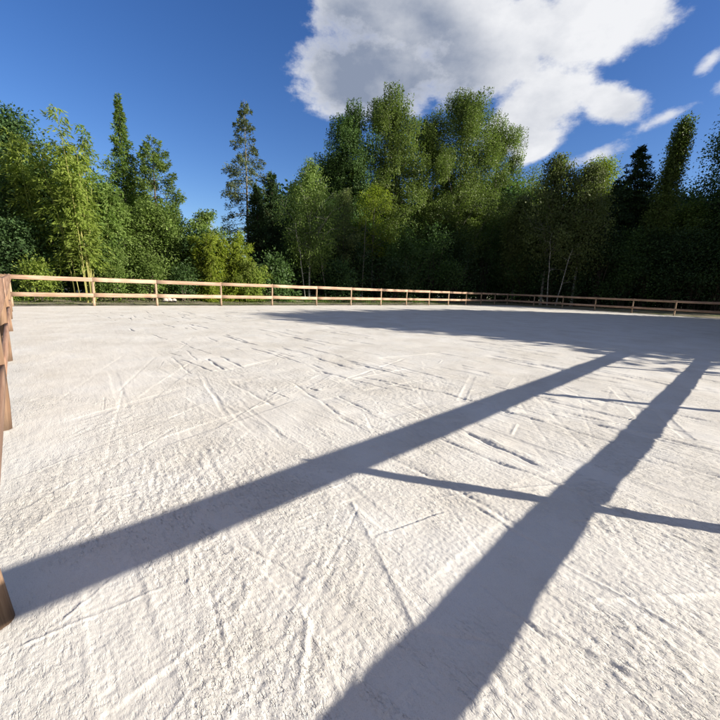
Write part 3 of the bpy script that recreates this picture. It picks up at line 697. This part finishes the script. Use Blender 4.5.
# --- thin bare stems that stand out against the dark wood
for i, (x0, x1, y1, b, a, lab) in enumerate([
        (306, 296, 222, -4.0, None, 'thin leaning bare stem just left of the light green birch'),
        (327, 318, 232, -4.4, None, 'short slanting bare stem right of the light green birch trunk'),
        (362, 366, 214, -5.0, None, 'straight thin grey stem below the yellow-green tree'),
        (549, 551, 232, None, 44.0, 'straight pale stem in the dark wood behind the shaded fence'),
        (557, 572, 248, None, 43.8, 'pale slanting stem in the dark wood behind the shaded fence')]):
    p0 = survey(x0, 290, b=b, a=a)[0]; p1, z1, dd, dep = survey(x1, y1, b=b, a=a)
    r = empty('bare_sapling', (p0[0], p0[1], -.05)); tag(r, lab, 'sapling'); rg = np.random.default_rng(400 + i)
    q = np.linspace(0, 1, 9)[:, None]; P = q * np.array([p1[0] - p0[0], p1[1] - p0[1], z1]) + rg.normal(size=(9, 3)) * np.array([.05, .05, 0]) * q; G = Geo(); P[0, 2] = -.1
    w0 = .05 if a is None else .075
    G.tube(P, np.linspace(w0, .012, 9), 7)
    for k in range(9):
        st = on_curve(P, rg.uniform(.35, .95)); v = rg.normal(size=3); v[2] = abs(v[2]) * .6; v = v / np.linalg.norm(v) * rg.uniform(.4, 1.1)
        G.tube(np.stack([st, st + v * .5 + np.array([0, 0, .04]), st + v]), [.014, .009, .004], 4)
    G.build('trunk', M['bark_grey' if i == 2 else 'bark_pale'], r, True)

# --- shrubs and saplings under the wood
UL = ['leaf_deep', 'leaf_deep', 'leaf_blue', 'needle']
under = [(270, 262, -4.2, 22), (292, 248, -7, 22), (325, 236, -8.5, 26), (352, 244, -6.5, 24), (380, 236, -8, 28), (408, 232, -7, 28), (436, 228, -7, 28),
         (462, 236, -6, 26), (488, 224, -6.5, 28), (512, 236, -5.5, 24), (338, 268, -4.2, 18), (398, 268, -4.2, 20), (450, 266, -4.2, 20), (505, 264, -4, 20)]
for i, (px, py, b, hw) in enumerate(under):
    p, H, dist, dep = survey(px, py, b=b)
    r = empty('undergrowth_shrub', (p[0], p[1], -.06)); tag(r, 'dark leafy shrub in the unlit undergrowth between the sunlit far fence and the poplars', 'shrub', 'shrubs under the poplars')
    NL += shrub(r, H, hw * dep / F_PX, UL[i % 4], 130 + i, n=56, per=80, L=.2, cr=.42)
under2 = [(530, 240, 48, 26), (556, 246, 47.5, 24), (580, 238, 49, 26), (606, 236, 49, 28), (632, 238, 50, 26), (656, 236, 51, 28), (682, 238, 51, 26), (706, 234, 52, 30),
          (545, 212, 58, 30), (590, 212, 59, 30), (628, 210, 60, 30), (660, 214, 60, 30), (696, 226, 60, 30), (730, 240, 52, 26)]
for i, (px, py, a, hw) in enumerate(under2):
    p, H, dist, dep = survey(px, py, a=a)
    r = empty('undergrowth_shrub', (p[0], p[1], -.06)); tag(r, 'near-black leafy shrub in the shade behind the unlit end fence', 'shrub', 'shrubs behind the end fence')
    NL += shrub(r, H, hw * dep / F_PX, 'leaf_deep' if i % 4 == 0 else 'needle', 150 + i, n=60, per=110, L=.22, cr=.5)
back0 = None
for i, (px, a) in enumerate([(522, 62), (545, 66), (570, 63), (594, 67), (618, 64), (642, 67), (666, 64), (690, 67), (714, 64), (738, 67)]):
    p = survey(px, 300, a=a)[0]
    if back0 is None:
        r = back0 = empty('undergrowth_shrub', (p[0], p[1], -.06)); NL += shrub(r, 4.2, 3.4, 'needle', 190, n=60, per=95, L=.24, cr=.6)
    else:
        r = back0.copy(); COL.objects.link(r); r.location = (p[0], p[1], -.06); r.rotation_euler = (0, 0, i * 1.7)
        for ch in list(back0.children): c = ch.copy(); COL.objects.link(c); c.parent = r
    tag(r, 'low dark shrub far back between the trunks of the wood beyond the end fence', 'shrub', 'shrubs deep in the wood')
print('front plants', NL, round(time.time() - T0, 1))

# --- the rest of the wood, three trees copied many times
def copy_tree(o, parent=None):
    c = o.copy(); COL.objects.link(c); c.parent = parent
    for ch in list(o.children): copy_tree(ch, c)
    return c
protos = []
for i, (leaf, h, R) in enumerate([('leaf_deep', 13, 4.2), ('leaf_blue', 11, 4.6), ('leaf_deep', 15, 4.0)]):
    r = empty('wood_tree', (0, 0, 0)); broadleaf(r, h, 1.2, R, EGG, leaf, 'bark', 200 + i, nlimb=62, nsub=4, per=70, L=.34, cr=.75, tr=.24)
    protos.append((r, h))
rng = np.random.default_rng(77)
spots = []
for px in range(285, 520, 17): spots.append((px, rng.uniform(185, 215), -17 - rng.uniform(0, 5), None))
for px in range(300, 520, 26): spots.append((px, rng.uniform(205, 225), -11 - rng.uniform(0, 3), None))
for px in range(528, 760, 17): spots.append((px, rng.uniform(196, 212), None, 60 + rng.uniform(0, 8)))
for px in (-45, -20, 5, 35, 62, 95, 130, 165): spots.append((px, 175 + max(0, px - 60) * .35, -13 - rng.uniform(0, 3), None))
for i, (px, py, b, a) in enumerate(spots):
    p, H, dist, dep = survey(px, py, b=b, a=a)
    pr, h = protos[i % 3]
    o = pr if i < 3 else copy_tree(pr)
    o.location = (p[0], p[1], -.06); s = H / h; o.scale = (s * rng.uniform(.9, 1.15), s * rng.uniform(.9, 1.15), s); o.rotation_euler = (0, 0, rng.uniform(0, 6.28))
    tag(o, 'dark tree deep in the wood, mostly hidden behind the trees along the fences', 'tree', 'trees deep in the wood')

# --- trees outside the right-hand fence, out of view, that throw the shade across the sand and the wood
def shade_tree(a, b, H, base, R, seed, prof=ROUND, leaf='leaf_deep', proto=None, nl=70, L=.4, cr=.7):
    p = W(a, b)
    if proto is None:
        r = empty('shade_tree', (p[0], p[1], -.06)); broadleaf(r, H, base, R, prof, leaf, 'bark', seed, nlimb=nl, nsub=4, per=70, L=L, cr=cr, tr=.22, steep=.3)
    else:
        r = copy_tree(proto); r.location = (p[0], p[1], -.06); r.rotation_euler = (0, 0, seed)
    tag(r, 'tree standing outside the right-hand fence, known by the broad shade it throws over the sand', 'tree', 'trees outside the right-hand fence')
    return r
hp = shade_tree(25.2, 25.6, 8.6, .3, 3.2, 300)
for i, (a, sc) in enumerate([(19.7, .52), (22.3, .98), (29.3, 1.02), (32.5, 1.04), (35.7, 1.0), (38.8, .90), (41.3, .72)]):
    q = shade_tree(a, 25.8 + .3 * (i % 2), 0, 0, 0, 1.1 * i, proto=hp); q.scale = (1.05, 1.05, sc)
tp = shade_tree(61, 27.5, 20, 1.0, 5.0, 301, prof=EGG, nl=110, L=.55, cr=1.1)
for i, (a, b, k) in enumerate([(67, 28, 1.0), (73, 27, 1.3), (81, 28, 1.1), (67, 35, 1.0), (74, 35, 1.35), (81, 36, 1.2), (88, 30, 1.1)]):
    q = shade_tree(a, b, 0, 0, 0, .9 * i, proto=tp); q.scale = (1, 1, k)
cp = shade_tree(45, 29.5, 24, 18.0, 4.2, 302, prof=ROUND, nl=70, L=.5, cr=.9)
shade_tree(52, 29.5, 0, 0, 0, 2.0, proto=cp)
q = shade_tree(62.5, 33, 0, 0, 0, 4.0, proto=cp); q.scale = (1.05, 1.05, .88)
q = shade_tree(70, 34, 0, 0, 0, 1.2, proto=cp); q.scale = (1.05, 1.05, .9)

# ------------------------------------------------------------------ grass, weeds, stones
def strip_grass(name, regions, n, seed, mat, hmin, hmax, w):
    rng = np.random.default_rng(seed); V = []; cnt = 0
    P = []
    for (a0, a1, b0, b1, f) in regions:
        k = int(n * f); aa = rng.uniform(a0, a1, k); bb = rng.uniform(b0, b1, k)
        keep = perlin(aa * .9, bb * .9, seed) + rng.normal(size=k) * .15 > -.08
        P.append(np.stack([aa[keep], bb[keep]], -1))
    P = np.vstack(P); k = len(P); h = rng.uniform(hmin, hmax, k) * (1 + .5 * perlin(P[:, 0] * .5, P[:, 1] * .5, 4)); an = rng.uniform(0, 2 * PI, k)
    base = np.stack([P[:, 0], -P[:, 1], verge_z(P[:, 0], P[:, 1]) - .02], -1); s = np.stack([np.cos(an), np.sin(an), np.zeros(k)], -1) * w
    tip = base + np.stack([rng.normal(size=k) * .4 * h, rng.normal(size=k) * .4 * h, h], -1); mid = base * .45 + tip * .55 + np.array([0, 0, .05]) * h[:, None]
    VV = np.stack([base - s, base + s, mid + s * .7, mid - s * .7, tip], 1).reshape(-1, 3)
    i = np.arange(k)[:, None] * 5
    o = mesh_np(name, VV, i + np.array([[0, 1, 2, 3]]), i + np.array([[3, 2, 4]]), mat)
    return tag(arena_obj(o), name.replace('_', ' ') + ' beyond the far fence', 'grass', kind='stuff')
strip_grass('short_grass', [(-8, 34, -4.5, -.45, 1.0)], 13000, 61, M['grass'], .04, .13, .006)
strip_grass('tall_weeds', [(-6, 3, -4.2, -2.6, .4), (10, 33, -4.2, -2.8, .6)], 7000, 62, M['weed'], .15, .55, .012)

rng = np.random.default_rng(9)
for k, (px, lab) in enumerate([(164.5, 'pale rubble stone, leftmost in the little row seen between the fence rails'), (168.5, 'pale rubble stone in the middle of the little row seen between the fence rails'), (173.5, 'pale rubble stone, rightmost in the little row seen between the fence rails')]):
    p = survey(px, 293, b=-2.5)[0]; G = Geo()
    u = np.linspace(0, PI, 9); v = np.arange(14) * 2 * PI / 14; U, Vv = np.meshgrid(u, v, indexing='ij')
    rad = 1 + .25 * perlin(U * 1.7 + k * 5, np.cos(Vv) * 1.5 + k, 70 + k) + .15 * perlin(np.sin(Vv) * 3, U * 3 + k, 75 + k)
    sx, sy, sz = rng.uniform(.13, .19), rng.uniform(.11, .15), rng.uniform(.12, .17)
    V = np.stack([sx * rad * np.sin(U) * np.cos(Vv), sy * rad * np.sin(U) * np.sin(Vv), sz * rad * np.cos(U)], -1).reshape(-1, 3)
    i, j = np.meshgrid(np.arange(8), np.arange(14), indexing='ij'); j2 = (j + 1) % 14
    G.add(V, np.stack([i * 14 + j, (i + 1) * 14 + j, (i + 1) * 14 + j2, i * 14 + j2], -1).reshape(-1, 4))
    o = G.build('stone', M['stone'], None, True); o.location = (p[0], p[1], .16); tag(o, lab, 'stone', 'pale stones behind the fence')

# ------------------------------------------------------------------ sun and sky
SUN_AZ, SUN_EL = math.radians(104.1), math.radians(21.5)
sdir = Vector((math.sin(SUN_AZ) * math.cos(SUN_EL), math.cos(SUN_AZ) * math.cos(SUN_EL), math.sin(SUN_EL)))
sl = bpy.data.lights.new('sun', 'SUN'); sl.energy = 4.8; sl.angle = math.radians(.53); sl.color = (1.0, .925, .80)
so = bpy.data.objects.new('sun', sl); COL.objects.link(so); so.rotation_euler = sdir.to_track_quat('Z', 'Y').to_euler(); so.location = (30, -10, 30)

wd = bpy.data.worlds.new('World'); scene.world = wd; wd.use_nodes = True
nt = wd.node_tree; nt.nodes.clear(); lk = nt.links
SKY_STR, EXPO = .10, 0.92
def mth(op, *args):
    n = nt.nodes.new('ShaderNodeMath'); n.operation = op
    for i, v in enumerate(args):
        if isinstance(v, (int, float)): n.inputs[i].default_value = v
        else: lk.new(v, n.inputs[i])
    return n.outputs[0]
def mrange(v, a, b, c, d, smooth=True):
    n = nt.nodes.new('ShaderNodeMapRange'); n.interpolation_type = 'SMOOTHSTEP' if smooth else 'LINEAR'
    for i, x in zip((1, 2, 3, 4), (a, b, c, d)): n.inputs[i].default_value = x
    lk.new(v, n.inputs[0]); return n.outputs[0]
sky = nt.nodes.new('ShaderNodeTexSky'); sky.sky_type = 'NISHITA'; sky.sun_disc = False
sky.sun_elevation = SUN_EL; sky.sun_rotation = SUN_AZ; sky.altitude = 300; sky.air_density = 1.0; sky.dust_density = .5; sky.ozone_density = 3.0
hs = nt.nodes.new('ShaderNodeHueSaturation'); hs.inputs['Hue'].default_value = .515; hs.inputs['Saturation'].default_value = 1.24; hs.inputs['Value'].default_value = .80
lk.new(sky.outputs[0], hs.inputs['Color'])
tc = nt.nodes.new('ShaderNodeTexCoord'); sx = nt.nodes.new('ShaderNodeSeparateXYZ'); lk.new(tc.outputs['Generated'], sx.inputs[0])
az = mth('MULTIPLY', mth('ARCTAN2', sx.outputs[0], sx.outputs[1]), 180 / PI)
el = mth('MULTIPLY', mth('ARCSINE', sx.outputs[2]), 180 / PI)
def blob(a0, e0, ra, re, rot=0.0):
    c, s = math.cos(math.radians(rot)), math.sin(math.radians(rot))
    da, de = mth('SUBTRACT', az, a0), mth('SUBTRACT', el, e0)
    u = mth('DIVIDE', mth('ADD', mth('MULTIPLY', da, c), mth('MULTIPLY', de, s)), ra)
    v = mth('DIVIDE', mth('SUBTRACT', mth('MULTIPLY', de, c), mth('MULTIPLY', da, s)), re)
    return mth('SUBTRACT', 1.0, mth('SQRT', mth('ADD', mth('MULTIPLY', u, u), mth('MULTIPLY', v, v))))
def noise(scale, detail, rough, off=(0, 0, 0), st=(1, 1, 1.7)):
    mp = nt.nodes.new('ShaderNodeMapping'); mp.inputs['Location'].default_value = off; mp.inputs['Scale'].default_value = st
    lk.new(tc.outputs['Generated'], mp.inputs['Vector'])
    n = nt.nodes.new('ShaderNodeTexNoise'); n.inputs['Scale'].default_value = scale; n.inputs['Detail'].default_value = detail; n.inputs['Roughness'].default_value = rough
    lk.new(mp.outputs[0], n.inputs['Vector']); return n.outputs['Fac']
# (bearing, elevation, half-width, half-height, tilt) of each cloud lump, degrees
lumps = [(0.6, 26.6, 13.0, 5.4, 0), (16, 28, 14, 7.0, -6), (25, 28.5, 9.5, 4.4, 0), (22, 22.5, 8, 5.5, 25), (30, 21.3, 5.5, 2.4, -20), (-4, 34, 6, 4, 0), (9, 36, 18, 6, 0), (22, 18.0, 4, 1.8, 30), (6, 32, 15, 6, 0)]
def smax(xs):
    r = xs[0]
    for x in xs[1:]: r = mth('SMOOTH_MAX', r, x, .25)
    return r
body = smax([blob(*l) for l in lumps])
wisp = smax([blob(29.0, 16.4, 4.2, 1.1, 12), blob(38.2, 23.4, 1.8, 1.0, 35), blob(40.5, 20.8, 1.8, 1.0, 0), blob(-22.5, 7.3, 2.2, 1.2, 0), blob(35, 19.2, 3.6, .9, 14)])
n1 = noise(4.2, 7, .58); n1b = noise(4.2, 7, .58, off=(-.06, .016, -.025)); n2 = noise(13, 8, .66, off=(3, 1, 2))
dens = mth('ADD', body, mth('ADD', mth('MULTIPLY', mth('SUBTRACT', n1, .5), 1.5), mth('MULTIPLY', mth('SUBTRACT', n2, .5), .75)))
al1 = mrange(dens, .0, .36, 0, 1)
al2 = mrange(mth('ADD', wisp, mth('MULTIPLY', mth('SUBTRACT', n2, .5), 2.2)), .05, .9, 0, .8)
# unseen grey cloud added behind and above the viewer to dim and neutralise skylight
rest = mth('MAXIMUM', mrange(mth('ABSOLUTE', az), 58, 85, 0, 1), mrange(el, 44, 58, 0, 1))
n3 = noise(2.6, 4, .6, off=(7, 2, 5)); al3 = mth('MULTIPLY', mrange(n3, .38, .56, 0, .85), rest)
alpha = mth('MAXIMUM', mth('MAXIMUM', al1, al2), al3)
# thick middle is grey, rims and the sun side are white
thick = mrange(dens, .06, .42, 0, 1)
core = mrange(blob(2, 27, 18.5, 9.5, -6), 0.0, .48, 0, 1)
grey = mth('MULTIPLY', thick, mth('ADD', mth('MULTIPLY', core, .86), .14))
lit = mth('MULTIPLY', mth('SUBTRACT', n1, n1b), 1.8)
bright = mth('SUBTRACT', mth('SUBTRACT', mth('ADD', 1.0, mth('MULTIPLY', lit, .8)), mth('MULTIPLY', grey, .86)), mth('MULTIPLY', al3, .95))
K = 1.0 / (SKY_STR * 2 ** EXPO)
cr = nt.nodes.new('ShaderNodeValToRGB'); e = cr.color_ramp.elements
e[0].position = 0.0; e[0].color = (.26 * K / 10, .31 * K / 10, .42 * K / 10, 1); e[1].position = 1.0; e[1].color = (.89 * K / 10, .90 * K / 10, .93 * K / 10, 1)
lk.new(bright, cr.inputs['Fac'])
sc10 = nt.nodes.new('ShaderNodeVectorMath'); sc10.operation = 'SCALE'; sc10.inputs['Scale'].default_value = 10.0; lk.new(cr.outputs['Color'], sc10.inputs[0])
mx = nt.nodes.new('ShaderNodeMix'); mx.data_type = 'RGBA'; lk.new(alpha, mx.inputs[0]); lk.new(hs.outputs[0], mx.inputs[6]); lk.new(sc10.outputs[0], mx.inputs[7])
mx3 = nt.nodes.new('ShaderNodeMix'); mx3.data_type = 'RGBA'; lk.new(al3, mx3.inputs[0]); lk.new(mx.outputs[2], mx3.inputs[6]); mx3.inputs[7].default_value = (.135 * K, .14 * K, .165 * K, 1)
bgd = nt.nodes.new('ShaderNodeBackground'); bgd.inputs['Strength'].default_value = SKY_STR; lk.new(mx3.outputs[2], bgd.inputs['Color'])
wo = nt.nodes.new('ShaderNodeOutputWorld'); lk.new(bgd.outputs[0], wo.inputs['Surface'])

# ------------------------------------------------------------------ camera and view
cd = bpy.data.cameras.new('camera'); cam = bpy.data.objects.new('camera', cd); COL.objects.link(cam)
cd.sensor_width = 36; cd.sensor_fit = 'HORIZONTAL'; cd.lens = 36 * F_PX / 720; cd.clip_start = .05; cd.clip_end = 6000
c, s = math.cos(PITCH), math.sin(PITCH); fwd = Vector((0, c, -s)); up0 = Vector((0, s, c)); rt0 = Vector((1, 0, 0))
rt = rt0 * math.cos(ROLL) + up0 * math.sin(ROLL); up = -rt0 * math.sin(ROLL) + up0 * math.cos(ROLL)
cam.matrix_world = Matrix(((rt.x, up.x, -fwd.x, 0), (rt.y, up.y, -fwd.y, 0), (rt.z, up.z, -fwd.z, CAM_H), (0, 0, 0, 1)))
scene.camera = cam
scene.view_settings.view_transform = 'Standard'; scene.view_settings.look = 'None'; scene.view_settings.gamma = 1; scene.view_settings.use_curve_mapping = False
scene.view_settings.exposure = EXPO
scene.cycles.max_bounces = 4; scene.cycles.diffuse_bounces = 2; scene.cycles.transmission_bounces = 2; scene.cycles.transparent_max_bounces = 4
print('built', round(time.time() - T0, 1))
